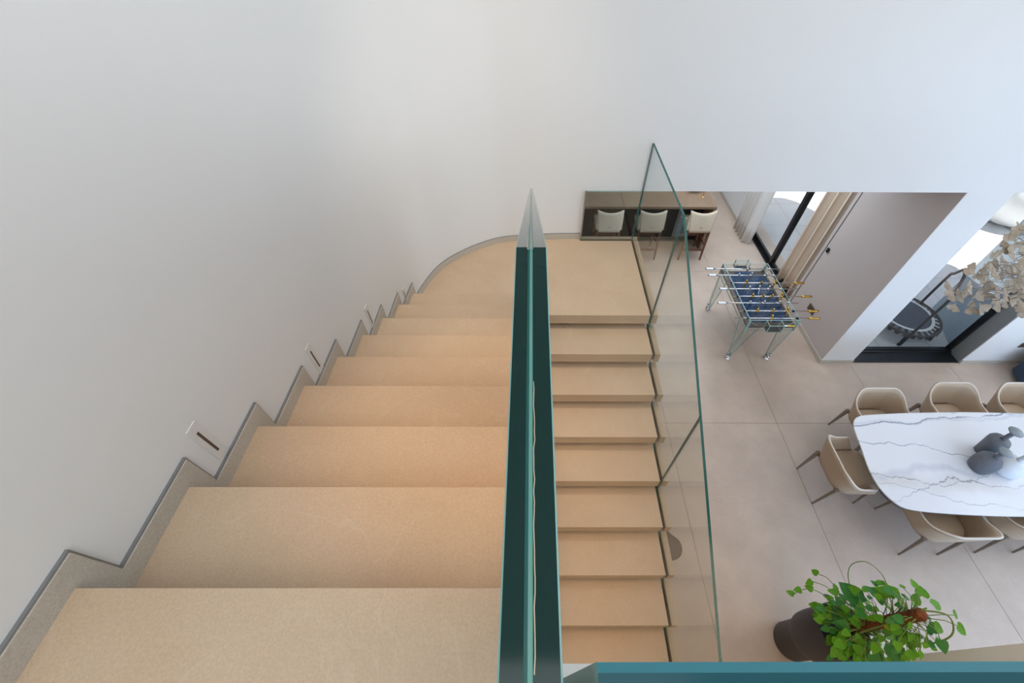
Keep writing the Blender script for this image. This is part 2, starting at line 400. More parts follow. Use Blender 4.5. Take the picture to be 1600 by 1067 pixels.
# ------------------------------------------------------------------ terrace window (window_1) and terrace
w1 = sroot('window_1', 'terrace window with black sill and dark grey jamb', (5.5, YF+.2, 0))
L1 = w1.location
MB().box(4.70, 6.29, YF+.005, YF+.21, .0, .02).box(4.70, 6.29, YF+.17, YF+.20, .02, .045).build('window_sill', BLACKM, w1, L1)
MB().box(6.275, 6.289, YF+.004, YF+.2, .02, 2.74).build('jamb_lining', DGREY, w1, L1)
MB().box(4.74, 4.80, YF+.21, YF+.27, .02, 2.74).box(6.235, 6.275, YF+.20, YF+.27, .02, 2.74).box(4.80, 6.235, YF+.21, YF+.27, .0, .05).box(4.80, 6.235, YF+.21, YF+.27, 2.68, 2.74).build('window_frame', BLACKM, w1, L1)
MB().box(4.80, 6.235, YF+.235, YF+.247, .05, 2.68).build('pane', GLASSW, w1, L1)
ter = struct(MB().box(4.5, 16, YF+.3, 16, -.14, -.012).build('floor_terrace', GROOVE), 'terrace of pale square tiles')
x = 4.5
while x < 13.9:
    y = YF+.3
    while y < 12.5:
        MB().box(x+.003, x+.787, y+.003, y+.787, -.05, -.001).build('tile', TERR, ter, fix=False)
        y += .79
    x += .79
struct(MB().prism([(6.36, 3.93), (6.64, 4.80), (6.66, 4.795), (6.38, 3.93)], 'z', -.01, 2.98).build('wall_terrace_wing', GLASSK), 'hazy grey blue glass screen outside the terrace window')
# unseen slab, added and outlined so its shadow gives the terrace shade line
shade = [(4.52, YF+.3), (4.52, 8.12), (5.55, 8.12), (5.75, 7.98), (5.95, 7.65), (7.60, 5.96), (7.74, 5.84), (7.80, 5.5), (7.86, 5.1), (11.5, 5.1), (11.5, YF+.3)]
SX, SY = -1.2, .4
poly = [(max(x-SX*.88, 4.52) if i > 1 else 4.52, max(y-SY*.88, YF+.3) if i not in (0, 10) else YF+.3) for i, (x, y) in enumerate(shade)]
struct(MB().prism(poly, 'z', 3.0, 3.25).build('shade_slab_terrace', WALL), 'added unseen slab shaped to shade the terrace')

# large planter bowl on terrace
p = thing('planter_bowl', 'huge round white planter on the sunlit terrace behind the window', 'planter', (9.72, 7.42, 0))
prof = [(.30, 0), (.46, .06), (.62, .22), (.70, .42), (.72, .6), (.68, .78), (.60, .9), (.56, .9), (.56, .82)]
MB().lathe(prof, n=48).build('bowl', PLANTW, p, smooth=True)
MB().lathe([(.56, .80), (.3, .83), (.02, .84)], n=24).build('soil', SOIL, p)
mb = MB(); random.seed(3)
for i in range(90):
    t = random.uniform(0, 6.28); r = random.uniform(.1, .5); z = .9+random.uniform(0, .7); c = Vector((r*math.cos(t), r*math.sin(t), z))
    d = Vector((math.cos(t), math.sin(t), random.uniform(-.3, .8))).normalized(); s_ = d.cross(Vector((0, 0, 1))).normalized()
    mb.add([c, c+d*.1+s_*.04, c+d*.2, c+d*.1-s_*.04], [(0, 1, 2, 3)])
mb.build('foliage', LEAFG, p, fix=False)['kind'] = 'stuff'

# ------------------------------------------------------------------ sliding door (door_1) + curtains
d1 = sroot('door_1', 'black framed sliding glass door between the curtains', (4.36, 5.9, 0)); LD = d1.location
MB().box(4.29, 4.44, 4.87, 6.95, .0, .022).box(4.33, 4.35, 4.87, 6.95, .022, .035).box(4.38, 4.40, 4.87, 6.95, .022, .035).build('sill', BLACKM, d1, LD)
for y in (4.88, 5.85, 6.88): MB().box(4.32, 4.41, y, y+.065, .02, 2.7).build('door_stile', BLACKM, d1, LD)
MB().box(4.32, 4.41, 4.88, 6.94, 2.68, 2.75).box(4.345, 4.385, 4.945, 6.88, .035, .09).build('door_rail', BLACKM, d1, LD)
for a, b in ((4.945, 5.85), (5.915, 6.88)): MB().box(4.36, 4.37, a, b, .09, 2.68).build('pane', GLASSB, d1, LD)
def curtain(label, x, y0, y1, amp, waves, m, lean=0):
    t = thing('curtain', label, 'curtain', (x, (y0+y1)/2, 0), group=None)
    def fn(u, v):
        y = y0+(y1-y0)*u
        k = math.sin(u*waves*2*math.pi)
        return (x+amp*k*(1+.25*math.sin(v*3))-lean*(1-v), y+.02*math.sin(u*waves*4*math.pi+1), .02+2.72*v)
    MB().grid(fn, waves*14, 8).build('drape', m, t, t.location, smooth=True, solid=.006)
    MB().box(x-.02, x+.02, y0, y1, 2.735, 2.75).build('heading', m, t, t.location)
    return t
curtain('white curtain gathered left of the sliding door', 4.10, 6.46, 7.02, .08, 5, CURTW)
curtain('beige curtain gathered against the taupe wall', 4.335-.0, 4.885, 5.52, .04, 3, CURTB)

# ------------------------------------------------------------------ staircase
st = thing('staircase', 'beige stone staircase of two flights with a landing', 'staircase', (0, 2.5, 0)); LS = st.location
def trd(y0, y1, z, x0, x1, name='tread'):
    return MB().box(x0, x1, y0, y1, z-.11, z).build(name, STONE, st, LS, bevel=.0025)
for k in range(1, 9):                       # upper flight
    y = Y0+k*G; z = Z0-k*RI
    trd(y-G-.05, y, z, wx(y)+.001, -.012)
# landing follows the curved wall
lp = [(wx(Y0+8*G-.05)+.002, Y0+8*G-.05)]+[(x+.002, y-.002) for x, y in cv if y > Y0+8*G-.05 and x < .5]+[(.52, YF-.045), (1.058, YF-.045), (1.058, YA), (-.012, YA), (-.012, Y0+8*G-.05)]
MB().prism(lp, 'z', ZL-.11, ZL).build('landing', STONE, st, LS, bevel=.0025)
MB().box(1.0825, 1.13, YA, YF+.02, ZL-.11, ZL).build('edge_strip', STONE, st, LS, bevel=.0015)
MB().box(.50, 1.13, YF-.018, YF+.03, ZL-.11, ZL+.0005).build('edge_strip', STONE, st, LS, bevel=.0015)
MB().box(1.0585, 1.0635, YA+.002, YF-.02, ZL-.1, ZL-.012).box(.51, 1.06, YF-.044, YF-.034, ZL-.1, ZL-.012).build('joint', GROOVE, st, LS)
for k in range(1, 13):
    y = YA-k*G; z = ZL-k*RI
    t = trd(y, y+G+(.12 if k == 1 else .047), z, .012, 1.058)
    MB().box(1.0825, 1.13, y, y+G+.047, z-.11, z).build('edge_strip', STONE, t, LS, bevel=.0015)
    MB().box(1.0585, 1.0635, y+.002, y+G+.04, z-.1, z-.012).build('joint', GROOVE, t, LS)
MB().prism([(YA+.02, ZL-.31), (YA-10.9*G, .012), (YA-10.2*G, .002), (YA+.3, ZL-.45), (YA+.3, ZL-.12), (YA+.06, ZL-.12)], 'x', .25, .35).build('stringer', BLACKM, st, LS)
MB().prism([(Y0+.03, Z0-.35), (YA+.1, ZL-.14), (YA+.1, ZL-.34), (Y0+.03, Z0-.55)], 'x', -.6, -.45).build('stringer', WALL, st, LS)

# upper floor (gallery)
uf = struct(MB().box(-W, -.012, -4, Y0, Z0-.02, Z0).build('floor_upper', STONE, bevel=.002), 'beige stone upper floor at the head of the stairs')
struct(MB().box(-W, -.012, -4, Y0-.01, Z0-.3, Z0-.021).build('ceiling_under_gallery', WALL))
struct(MB().box(-.012, XR, -4, .05, Z0-.3, Z0-.0).build('floor_gallery', WALL), 'white edged gallery slab')

# stepped skirting on left wall with metal shadow gap
sk = struct(MB().box(-W, -W+.014, -3.9, Y0+.06, Z0, Z0+.065).build('baseboard_left', STONEG), 'stepped stone skirting along the stair wall')
mb = MB(); tr = MB(); T = .006
yp = -3.9; zt = Z0+.065
for k in range(0, 9):
    y = Y0+k*G; z = Z0-k*RI
    def sbox(m_, ya, yb, za, zb, th):       # board that follows the wall line
        xa, xb = wx(ya), wx(yb)
        m_.prism([(xa-.01, ya), (xa+th, ya), (xb+th, yb), (xb-.01, yb)], 'z', za, zb)
    if k: sbox(mb, y-G, y+.06, z, z+.065, .014)
    sbox(tr, yp if k else Y0-1, y+.06+T, z+.065, z+.065+T, .009)
    sbox(mb, y, y+.06, z-RI+(.065 if k < 8 else 0), z, .014)
    sbox(tr, y+.06, y+.06+T, z-RI+.065+T, z+.065, .009)
    yp = y+.06
mb.build('skirting_board', STONEG, sk); tr.build('shadow_gap_trim', SHADOWG, sk)
mb = MB(); tr = MB()
c2 = [(x, y) for x, y in cv if y > Y0+8*G-.0]
def ribbon(mbx, pts, off, z0, z1):
    vs = []
    n = len(pts)
    for i, (x, y) in enumerate(pts):
        a = Vector(pts[min(i+1, n-1)])-Vector(pts[max(i-1, 0)]); nn = Vector((a.y, -a.x)).normalized()
        vs += [(x, y, z0), (x+nn.x*off, y+nn.y*off, z0), (x+nn.x*off, y+nn.y*off, z1), (x, y, z1)]
    fs = []
    for i in range(n-1):
        for j in range(4): fs.append((i*4+j, i*4+(j+1) % 4, (i+1)*4+(j+1) % 4, (i+1)*4+j))
    fs += [(0, 1, 2, 3), ((n-1)*4+3, (n-1)*4+2, (n-1)*4+1, (n-1)*4)]
    mbx.add(vs, fs)
ribbon(mb, c2, .014, ZL, ZL+.062); ribbon(tr, c2, .009, ZL+.062, ZL+.067)
o = struct(mb.build('baseboard_curve', STONEG), 'curved stone skirting around the landing'); tr.build('shadow_gap_trim', SHADOWG, o)

# recessed step lights
for i, (y, z) in enumerate([(.645, H-1.309), (1.268, H-1.667), (1.885, H-2.02), (2.50, H-2.43)]):
    xw = wx(y)+.0015*(i > 1)
    t = thing('step_light', ['recessed wall light lowest in the photo, nearest the viewer', 'second recessed wall light down the stairs', 'third recessed wall light down the stairs', 'farthest recessed wall light, just above the landing'][i], 'wall light', (xw, y, z), group='recessed lights along the stair wall')
    MB().box(xw-.001, xw+.004, y-.024, y+.024, z-.098, z+.098).build('plate', PLATE, t, t.location, bevel=.001)
    MB().box(xw+.001, xw+.0048, y-.006, y+.003, z-.062, z+.062).build('slot', SLOT, t, t.location)
    t.rotation_euler.z = -math.atan2(wx(y+.03)-wx(y-.03), .06)

# ------------------------------------------------------------------ glass balustrades
def pane(name, pts, x0, x1, parent, loc, edge, face=GLASS, bevel=.0006, label=None):
    mb = MB().prism(pts, 'x', x0, x1, (0, 1))
    o = mb.build(name, [face, edge], parent, loc, bevel=0)
    if label: o['label'] = label
    return o
t = thing('glass_balustrade', 'long clear glass balustrade on the open side of the lower flight', 'balustrade', (1.073, 2.5, ZL)); LT = t.location
SL = RI/G
nz = lambda y: ZL-(YA-y)*SL
TH = 1.02; BO = .19
x0, x1 = 1.0645, 1.0815
pane('glass_pane', [(YA+.003, ZL-.18), (YF-.012, ZL-.10), (YF-.012, ZL+TH), (YA+.003, ZL+TH)], x0, x1, t, LT, EDGE)
for ya, yb in ((YA-1.205, YA), (YA-2.42, YA-1.21), (YA-3.62, YA-2.425)):
    pane('glass_pane', [(ya, max(nz(ya)-BO, .01)), (yb, nz(yb)-BO), (yb, nz(yb)+TH), (ya, nz(ya)+TH)], x0, x1, t, LT, EDGE)
t = thing('glass_screen', 'glass pane closing the wall opening at the back of the landing', 'glass pane', (.79, YF-.027, ZL)); LT = t.location
MB().prism([(.525, ZL-.1), (1.062, ZL-.1), (1.062, ZL+.56), (.525, ZL+.56)], 'y', YF-.033, YF-.019, (0, 1)).build('glass_pane', [GLASST, EDGEL], t, LT)
MB().box(.519, .528, YF-.04, YF-.01, ZL, ZL+.56).build('edge_channel', SHADOWG, t, LT)

# centre balustrade seen from above: two dark green plies and a pale interlayer
ZR = H-.147
t = thing('glass_balustrade', 'thick laminated glass balustrade running down the middle of the stairs', 'balustrade', (0, .2, Z0)); LT = t.location
YK = Y0; YE = YA+.10
prof = [(-.9, Z0-.25), (Y0-.05, Z0-.25), (YE, ZL-.2), (YE, ZR-(YE-YK)*SL), (YK, ZR), (-.9, ZR)]
def ply(xa, xb, chA, chB):
    """thick ply with small chamfers along the top edge on the outer side"""
    n = len(prof); c = .0006
    def ring(x, dz): return [(x, y, z-(dz if i >= 3 else 0)) for i, (y, z) in enumerate(prof)]
    secs = [ring(xa, c if chA else 0)]
    if chA: secs.append(ring(xa+c, 0))
    if chB: secs.append(ring(xb-c, 0))
    secs.append(ring(xb, c if chB else 0))
    vs = [v for s_ in secs for v in s_]; fs = [tuple(range(n))]; ms = [0]
    for k in range(len(secs)-1):
        cham = (chA and k == 0) or (chB and k == len(secs)-2)
        for i in range(n):
            fs.append((k*n+i, k*n+(i+1) % n, (k+1)*n+(i+1) % n, (k+1)*n+i)); ms.append(2 if cham else 1)
    fs.append(tuple(range(len(vs)-1, len(vs)-1-n, -1))); ms.append(0)
    mb = MB(); mb.add(vs, fs, ms)
    return mb.build('glass_ply', [GLASS, EDGED, EDGEL], t, LT)
ply(-.0090, -.0019, True, False); ply(.0011, .0090, False, True)
mb = MB().prism([(y, z-(.0012 if i >= 3 else 0)) for i, (y, z) in enumerate(prof)], 'x', -.0007, .0008, (0, 1)); mb.build('interlayer', [GLASSI, INTER], t, LT)
for xa, xb, nm in ((-.0019, -.0007, 'interlayer'), (.0008, .0011, 'interlayer')): MB().prism([(y, z-(.0016 if i >= 3 else 0)) for i, (y, z) in enumerate(prof)], 'x', xa, xb, (0, 1)).build(nm, [GLASSI, EDGEM], t, LT)
sea = MAT_SEAL = mat('cream_sealant', (.50, .46, .32), .5)
random.seed(21)
for ya, yb, xo in ((.004, .10, .00135), (.19, .235, -.0021), (.30, .75, -.0016)):
    n_ = 26; pts_ = []
    for i in range(n_):
        y_ = ya+(yb-ya)*i/(n_-1); z_ = ZR if y_ <= YK else ZR-(y_-YK)*SL
        pts_.append((xo+random.uniform(-.00025, .00025), y_, z_-.0001))
    MB().tube(pts_, .00022, 5).build('sealant', sea, t, LT, smooth=True)
MB().box(-.012, .012, YE-.0, YE+.014, ZR-(YE-YK)*SL-.05, ZR-(YE-YK)*SL-.03).build('clamp', BLACKM, t, LT, bevel=.002)

t = thing('glass_balustrade', 'teal edged glass balustrade along the gallery edge, lower right of the photo', 'balustrade', (2, 0, Z0)); LT = t.location
c = .0024
for nm, ya, yb in (('glass_ply', .0005, .0068), ('glass_ply', -.0105, -.0009)):
    far = ya > 0
    mb = MB()
    sec = [(ya, Z0-.2), (ya, ZR), (yb-(c if far else 0), ZR), (yb, ZR-(c if far else 0)), (yb, Z0-.2)]
    n = len(sec); vs = [(x, y, z) for x in (.0185, 8.9) for y, z in sec]
    fs = [tuple(range(n)), tuple(range(2*n-1, n-1, -1))]+[(i, i+n, (i+1) % n+n, (i+1) % n) for i in range(n)]
    mb.add(vs, fs, [3, 3, 0, 1, 2, 0, 1]); mb.build(nm, [GLASS, EDGEC, EDGET, EDGEL], t, LT)

# ------------------------------------------------------------------ marble dining table
tb = thing('dining_table', 'white marble dining table with rounded corners', 'table', (4.93, 1.83, 0)); LTb = tb.location
def table_outline(n=96, k=0):
    pts = []
    left = [(3.56, 2.20), (3.53, 1.98), (3.485, 1.70), (3.50, 1.50), (3.58, 1.375), (3.72, 1.31), (4.16, 1.275), (4.93, 1.255)]
    top = [(3.57, 2.25), (3.63, 2.325), (3.75, 2.352), (4.33, 2.385), (4.93, 2.398)]
    half = [(4.93, 2.398), (4.33, 2.387), (3.83, 2.362), (3.68, 2.338), (3.60, 2.28), (3.555, 2.18), (3.52, 1.98), (3.475, 1.74), (3.475, 1.56), (3.54, 1.41), (3.68, 1.33), (4.16, 1.283), (4.93, 1.262)]
    hs = catmull(half, 5)
    full = hs+[(9.86-x, 3.66-y) for x, y in hs[1:-1]]
    return full
out = table_outline()
MB().prism(out, 'z', .735, .75).build('tabletop', MARBLE, tb, LTb, bevel=.003)
cx_, cy_ = 4.93, 1.83
MB().prism([(cx_+(x-cx_)*.985, cy_+(y-cy_)*.97) for x, y in out], 'z', .715, .735).build('under_plate', LEGB, tb, LTb)
for dx in (-.55, .55):
    MB().lathe([(.30, 0), (.29, .02), (.12, .05), (.09, .3), (.10, .6), (.2, .715)], cx_+dx, cy_, 24).build('pedestal', LEGB, tb, LTb, smooth=True)

# ------------------------------------------------------------------ dining armchairs (local frame: faces +x)
def make_chair():
    t = thing('dining_chair', 'beige leather dining armchair', 'chair')
    NU, NV = 40, 6
    def path(u, hw, bk, fr):
        # u 0..1 around: left arm front -> back -> right arm front ; rounded corners
        s = u*2-1; L = abs(s); sg = 1 if s > 0 else -1
        r = .15
        straight = (bk+fr)-r; arc = r*math.pi/2; backh = hw-r; tot = straight+arc+backh
        d = (1-L)*tot
        if d < straight: return (fr-d, sg*hw)
        d -= straight
        if d < arc:
            a = d/r; return (-bk+r-r*math.sin(a), sg*(hw-r+r*math.cos(a)))
        d -= arc; return (-bk, sg*max(hw-r-d, 0))
    def rimh(u):
        L = abs(u*2-1); q = min(max((L-.30)/.50, 0), 1); q = q*q*(3-2*q); return .785-.14*q
    def shell(off):
        def fn(u, v):
            top = rimh(u); hw = .225+.055*v+off; bk = .205+.075*v+off; fr = .20-.15*v
            x, y = path(u, hw, bk, fr); z = .405+(top-.405)*v
            return (x, y, z)
        return fn
    def loft(name, o0, o1, m, v0=0, v1=1):
        fa, fb = shell(o0), shell(o1); mb = MB(); vs = []
        for i in range(NU+1):
            u = i/NU
            ring = [fa(u, v0+(v1-v0)*j/NV) for j in range(NV+1)]+[fb(u, v0+(v1-v0)*j/NV) for j in range(NV, -1, -1)]
            vs += ring
        n = 2*(NV+1); fs = []
        for i in range(NU):
            for j in range(n): fs.append((i*n+j, i*n+(j+1) % n, (i+1)*n+(j+1) % n, (i+1)*n+j))
        fs += [tuple(range(n)), tuple(range(NU*n+n-1, NU*n-1, -1))]
        mb.add(vs, fs); return mb.build(name, m, t, smooth=True)
    sh = loft('shell', 0, .022, LEATH)
    pts = [Vector(shell(.011)(i/NU, 1))+Vector((0, 0, .002)) for i in range(NU+1)]
    MB().tube(pts, .0085, 8).build('piping', PIPE, sh, smooth=True)
    # seat cushion
    def seatout(s): 
        return [(-.20*s, -.13*s), (-.17*s, -.19*s), (-.08, -.222*s), (.16, -.23*s), (.235*s, -.21*s), (.262*s, -.10*s), (.268*s, 0), (.262*s, .10*s), (.235*s, .21*s), (.16, .23*s), (-.08, .222*s), (-.17*s, .19*s), (-.20*s, .13*s)]
    mb = MB(); lay = [(.97, .405), (1.0, .43), (1.0, .455), (.95, .472), (.7, .478)]
    vs = []
    for s_, z in lay: vs += [(x, y, z) for x, y in catmull(seatout(s_)+[seatout(s_)[0]], 3)[:-1]]
    n = len(vs)//len(lay); fs = [tuple(range(n-1, -1, -1)), tuple(range((len(lay)-1)*n, len(lay)*n))]
    for k in range(len(lay)-1):
        for i in range(n): fs.append((k*n+i, k*n+(i+1) % n, (k+1)*n+(i+1) % n, (k+1)*n+i))
    mb.add(vs, fs); mb.build('seat', LEATH, t, smooth=True)
    MB().box(-.20, .22, -.2, .2, .385, .406).build('seat_frame', LEGB, t, bevel=.005)
    for fx, fy, tx, ty in ((-.245, .205, -.205, .215), (-.245, -.205, -.205, -.215), (.225, .205, .20, .205), (.225, -.205, .20, -.205)):
        mb = MB(); r0, r1 = .009, .019
        vs = [(fx+a*r0, fy+b*r0, 0) for a, b in ((-1, -1), (1, -1), (1, 1), (-1, 1))]+[(tx+a*r1, ty+b*r1, .44) for a, b in ((-1, -1), (1, -1), (1, 1), (-1, 1))]
        mb.add(vs, [(3, 2, 1, 0), (4, 5, 6, 7), (0, 1, 5, 4), (1, 2, 6, 5), (2, 3, 7, 6), (3, 0, 4, 7)])
        mb.build('leg', LEGB, t, bevel=.004)
    mb = MB().lathe([(.010, 0), (.010, .004)], n=12)
    mb.v = [(-.2385-z, x, .50+y) for x, y, z in mb.v]
    mb.build('back_button', SLOT, t)
    return t
ch0 = make_chair()
spots = [(3.475, 1.845, 0, 'beige armchair at the left end of the marble table'),
         (4.125, 1.355, 90, 'beige armchair on the near side, closest to the potted plant'),
         (4.95, 1.375, 90, 'beige armchair on the near side, half cut by the photo edge'),
         (5.78, 1.375, 90, 'beige armchair on the near side, farthest right'),
         (4.10, 2.40, -90, 'beige armchair on the far side, leftmost, at the table corner'),
         (5.02, 2.48, -90, 'beige armchair on the far side, second from the left'),
         (5.83, 2.48, -90, 'beige armchair on the far side, third, at the photo edge')]
for i, (x, y, rz, lb) in enumerate(spots):
    c = ch0 if i == 0 else copy_tree(ch0)
    c.location = (x, y, 0); c.rotation_euler = (0, 0, R(rz)); c['label'] = lb; c['group'] = 'beige armchairs around the marble table'

# vases
def vase(label, x, y, prof, neck, disc, m, mt):
    t = thing('vase', label, 'vase', (x, y, .75))
    MB().lathe(prof, n=40).build('body', m, t, smooth=True)
    z0, z1, r = neck
    MB().lathe([(r*1.15, z0), (r, z0+.02), (r, z1)], n=20).build('neck', mt if m is VASEW else m, t, smooth=True)
    zd, rd, hd = disc
    MB().lathe([(r, zd), (rd*.8, zd+.004), (rd, zd+hd*.5), (rd*.8, zd+hd-.004), (rd*.1, zd+hd+.001)], n=36).build('top_disc', mt, t, smooth=True)
vase('squat dark grey vase with flat disc top, nearest on the table', 4.605, 1.755, [(.075, 0), (.09, .01), (.102, .06), (.105, .11), (.098, .17), (.075, .21), (.04, .228), (.02, .232)], (.225, .335, .022), (.33, .06, .032), VASE, VASET)
vase('tall dark grey vase with flat disc top, behind the squat one', 4.76, 1.925, [(.055, 0), (.062, .01), (.075, .1), (.088, .19), (.092, .235), (.08, .265), (.045, .282), (.02, .285)], (.28, .42, .021), (.415, .062, .034), VASE, VASET)
vase('white vase beside the two dark grey vases', 4.86, 1.735, [(.10, 0), (.118, .012), (.125, .06), (.118, .12), (.09, .17), (.05, .195), (.025, .2)], (.195, .30, .028), (.295, .05, .03), VASEW, VASEW)

# ------------------------------------------------------------------ leaf chandelier over the table
LV = [[3.042,2.206,2.821,0.064,190],[3.005,2.146,2.827,0.046,215],[3.31,2.278,2.57,0.046,240],[3.015,2.17,3.017,0.056,130],[3.064,2.13,2.912,0.049,190],[3.287,2.281,2.678,0.054,180],[3.766,2.513,2.383,0.05,260],[3.756,2.46,2.35,0.06,270],[3.798,2.444,2.391,0.069,300],[3.284,2.2,2.757,0.052,30],[3.551,2.342,2.621,0.055,45],[3.247,2.225,2.904,0.05,160],[3.133,2.178,2.983,0.049,150],[3.13,2.148,3.045,0.056,200],[3.103,2.196,3.128,0.047,110],[3.648,2.517,2.783,0.055,180],[3.67,2.473,2.641,0.061,200],[3.686,2.463,2.757,0.064,170],[3.738,2.46,2.76,0.064,60],[3.183,2.187,3.161,0.054,170],[3.173,2.239,3.18,0.047,200],[3.35,2.382,3.142,0.057,120],[3.414,2.429,3.159,0.049,80],[3.572,2.485,3.013,0.052,300],[3.677,2.496,2.939,0.062,20],[3.232,2.139,3.132,0.054,330],[3.574,2.373,2.904,0.052,300],[3.732,2.402,2.706,0.064,230],[3.645,2.328,2.794,0.062,330],[3.399,2.18,2.982,0.057,20],[3.573,2.313,2.702,0.054,200],[3.398,2.14,2.825,0.05,180],[4.086,2.521,2.426,0.065,330],[3.966,2.489,2.395,0.065,200],[3.768,2.346,2.561,0.051,230],[3.554,2.235,2.857,0.051,0],[3.931,2.509,2.554,0.058,270],[3.817,2.358,2.662,0.05,10],[4.19,2.497,2.376,0.07,190],[4.234,2.482,2.324,0.061,215],[3.823,2.329,2.656,0.046,170],[3.313,2.286,2.7,0.04,160],[3.602,2.37,2.671,0.041,20],[3.329,2.294,3.006,0.041,40],[3.026,2.173,3.378,0.033,60],[3.175,2.237,2.931,0.038,270],[3.511,2.466,2.816,0.041,120]]
t = thing('leaf_chandelier', 'hanging chandelier of beige ginkgo shaped leaves', 'chandelier', (4.1, 2.2, 2.8)); LC = t.location
random.seed(11)
U = Vector((1, 0, 0)); V = Vector((0, .75, .66)); Nn = Vector((0, -.66, .75))
fan = [(0, 0), (.16, .34), (.62, .52), (.95, .86), (.80, 1.02), (.52, 1.05), (.30, 1.16), (.08, .98), (0, .84), (-.10, 1.0), (-.36, 1.15), (-.60, 1.02), (-.86, .96), (-.98, .72), (-.60, .46), (-.15, .32)]
hub = Vector((4.25, 2.25, 2.85)); extra = []
def twig(pts, r, n):
    MB().tube(pts, r, n).build('branch', TWIG, t, LC)
for i in range(34):
    an = random.uniform(-1.6, 1.6); rr = random.uniform(.25, .95)
    extra.append([4.6+rr*math.cos(an)*.9, 2.2+random.uniform(-.3, .35), 2.8+rr*math.sin(an)*.35, .06, random.uniform(0, 360)])
for q in LV+extra:
    x, y, z, s_, an = q; s_ *= 1.2 if q in LV else 1.2
    dirv = (math.cos(R(an))*U+math.sin(R(an))*V+Nn*random.uniform(-.35, .35)).normalized()
    side = dirv.cross(Nn).normalized(); side = (side+Nn*random.uniform(-.35, .35)).normalized(); nn = side.cross(dirv)
    c = Vector((x, y, z)); base = c-dirv*s_*.6
    vs = [base+side*(px*s_*.95)+dirv*(py*s_*1.15)+nn*(s_*.25*px*px) for px, py in fan]
    MB().add(vs, [tuple(range(len(vs)))]).build('leaf', PETAL, t, LC, solid=.0015, fix=False)
    if q in LV:
        b2 = base+(hub-base)*.18-dirv*.05+Vector((0, 0, random.uniform(-.05, .05)))
        twig([base, base+(b2-base)*.5+Vector((0, 0, .03)), b2], .0022, 5)
    else: twig([base, base-dirv*.05+Vector((0, 0, .01)), base-dirv*.10+nn*.02], .0022, 5)
for px, py, pz in ((3.15, 2.18, 2.83), (3.2, 2.2, 3.0), (3.5, 2.3, 2.65), (3.25, 2.2, 3.15), (3.75, 2.45, 2.45), (3.6, 2.4, 2.9)):
    e = Vector((px, py, pz)); m_ = (e+hub)/2+Vector((0, 0, -.03)); twig([e, m_, hub], .0028, 6)
MB().tube([hub+Vector((.35, 0, 0)), Vector((4.6, 2.25, TOP))], .004, 6).build('cable', TWIG, t, LC)

# ------------------------------------------------------------------ potted climbing plant
pl = thing('potted_plant', 'leafy climbing plant on a fibre pole in a tall charcoal planter', 'plant', (2.46, .375, 0)); LP = pl.location
PX, PY = 2.46, .375
pt = MB().lathe([(.150, 0), (.155, .01), (.155, .36), (.17, .375)], PX, PY, 48).build('planter_foot', POTD, pl, LP, smooth=True)
MB().lathe([(.150, .372), (.178, .385), (.188, .42), (.192, .5), (.192, .885), (.188, .89), (.178, .89), (.174, .88), (.174, .85)], PX, PY, 48).build('planter', POTD, pl, LP, smooth=True)
MB().lathe([(.174, .84), (.1, .845), (.01, .85)], PX, PY, 24).build('soil', SOIL, pl, LP)
def rough_pole(u, v):
    r = .034*(1+.12*math.sin(u*37)*math.sin(v*60)); a = u*2*math.pi
    return (PX+r*math.cos(a), PY+r*math.sin(a), .82+v*.93)
MB().grid(rough_pole, 24, 30).lathe([(.03, 1.745), (.034, 1.75), (.02, 1.757)], PX, PY, 16).build('fibre_pole', MOSS, pl, LP, smooth=True)
stems = MB(); random.seed(5)
heart = [(0, 0, 0), (.30, -.10, .02), (.48, .12, .05), (.44, .42, .05), (.26, .74, .0), (0, 1.05, -.10), (-.26, .74, .0), (-.44, .42, .05), (-.48, .12, .05), (-.30, -.10, .02)]
heart_mesh = {}
def leaf(pos, d, size, m, nrm=None):
    d = d.normalized(); nrm = nrm or Vector((random.uniform(-.5, .5), random.uniform(-.6, .3), 1))
    s_ = d.cross(nrm).normalized(); n_ = s_.cross(d)
    key = m.name
    if key not in heart_mesh:
        mb = MB(); mid = [(0, .3, -.05), (0, .65, -.04)]
        vs = heart+mid
        fs = [(0, 1, 2, 10), (2, 3, 11, 10), (3, 4, 11), (4, 5, 11), (5, 6, 11), (6, 7, 11), (7, 8, 10, 11), (8, 9, 0, 10)]
        mb.add(vs, fs); o = mb.build('leaf', m, pl, smooth=True); heart_mesh[key] = o
    else:
        o = heart_mesh[key].copy(); C.objects.link(o)
    mm = Matrix((s_, d, n_)).transposed().to_4x4() @ Matrix.Scale(size, 4); mm.translation = pos-LP
    o.parent = pl; o.matrix_basis = mm
    return o
P0 = Vector((PX, PY, 0))
def add_stem_leaf(a0, z0, out, dz, size, m):
    st_ = P0+Vector((.03*math.cos(a0), .03*math.sin(a0), z0)); e = P0+Vector((out*math.cos(a0), out*math.sin(a0), z0+dz))
    midp = (st_+e)/2+Vector((0, 0, .05)); stems.tube([st_, midp, e], .0026, 5)
    d = Vector((math.cos(a0)+random.uniform(-.6, .6), math.sin(a0)+random.uniform(-.6, .6), random.uniform(-.9, .1)))
    return leaf(e, d, size, m)
for i in range(250):
    z0 = random.choice([random.uniform(.86, 1.15), random.uniform(.95, 1.7)]); a0 = random.uniform(0, 2*math.pi)
    out = random.uniform(.07, .25 if z0 < 1.2 else .21); m = random.choice([LEAFG, LEAFG, LEAFD])
    e = PY+out*math.sin(a0)
    if e < .20+.03 and PX+out*math.cos(a0) > 2.6: continue
    add_stem_leaf(a0, z0, out, random.uniform(-.02, .1), random.choice([.035, .045, .055, .07]), m)
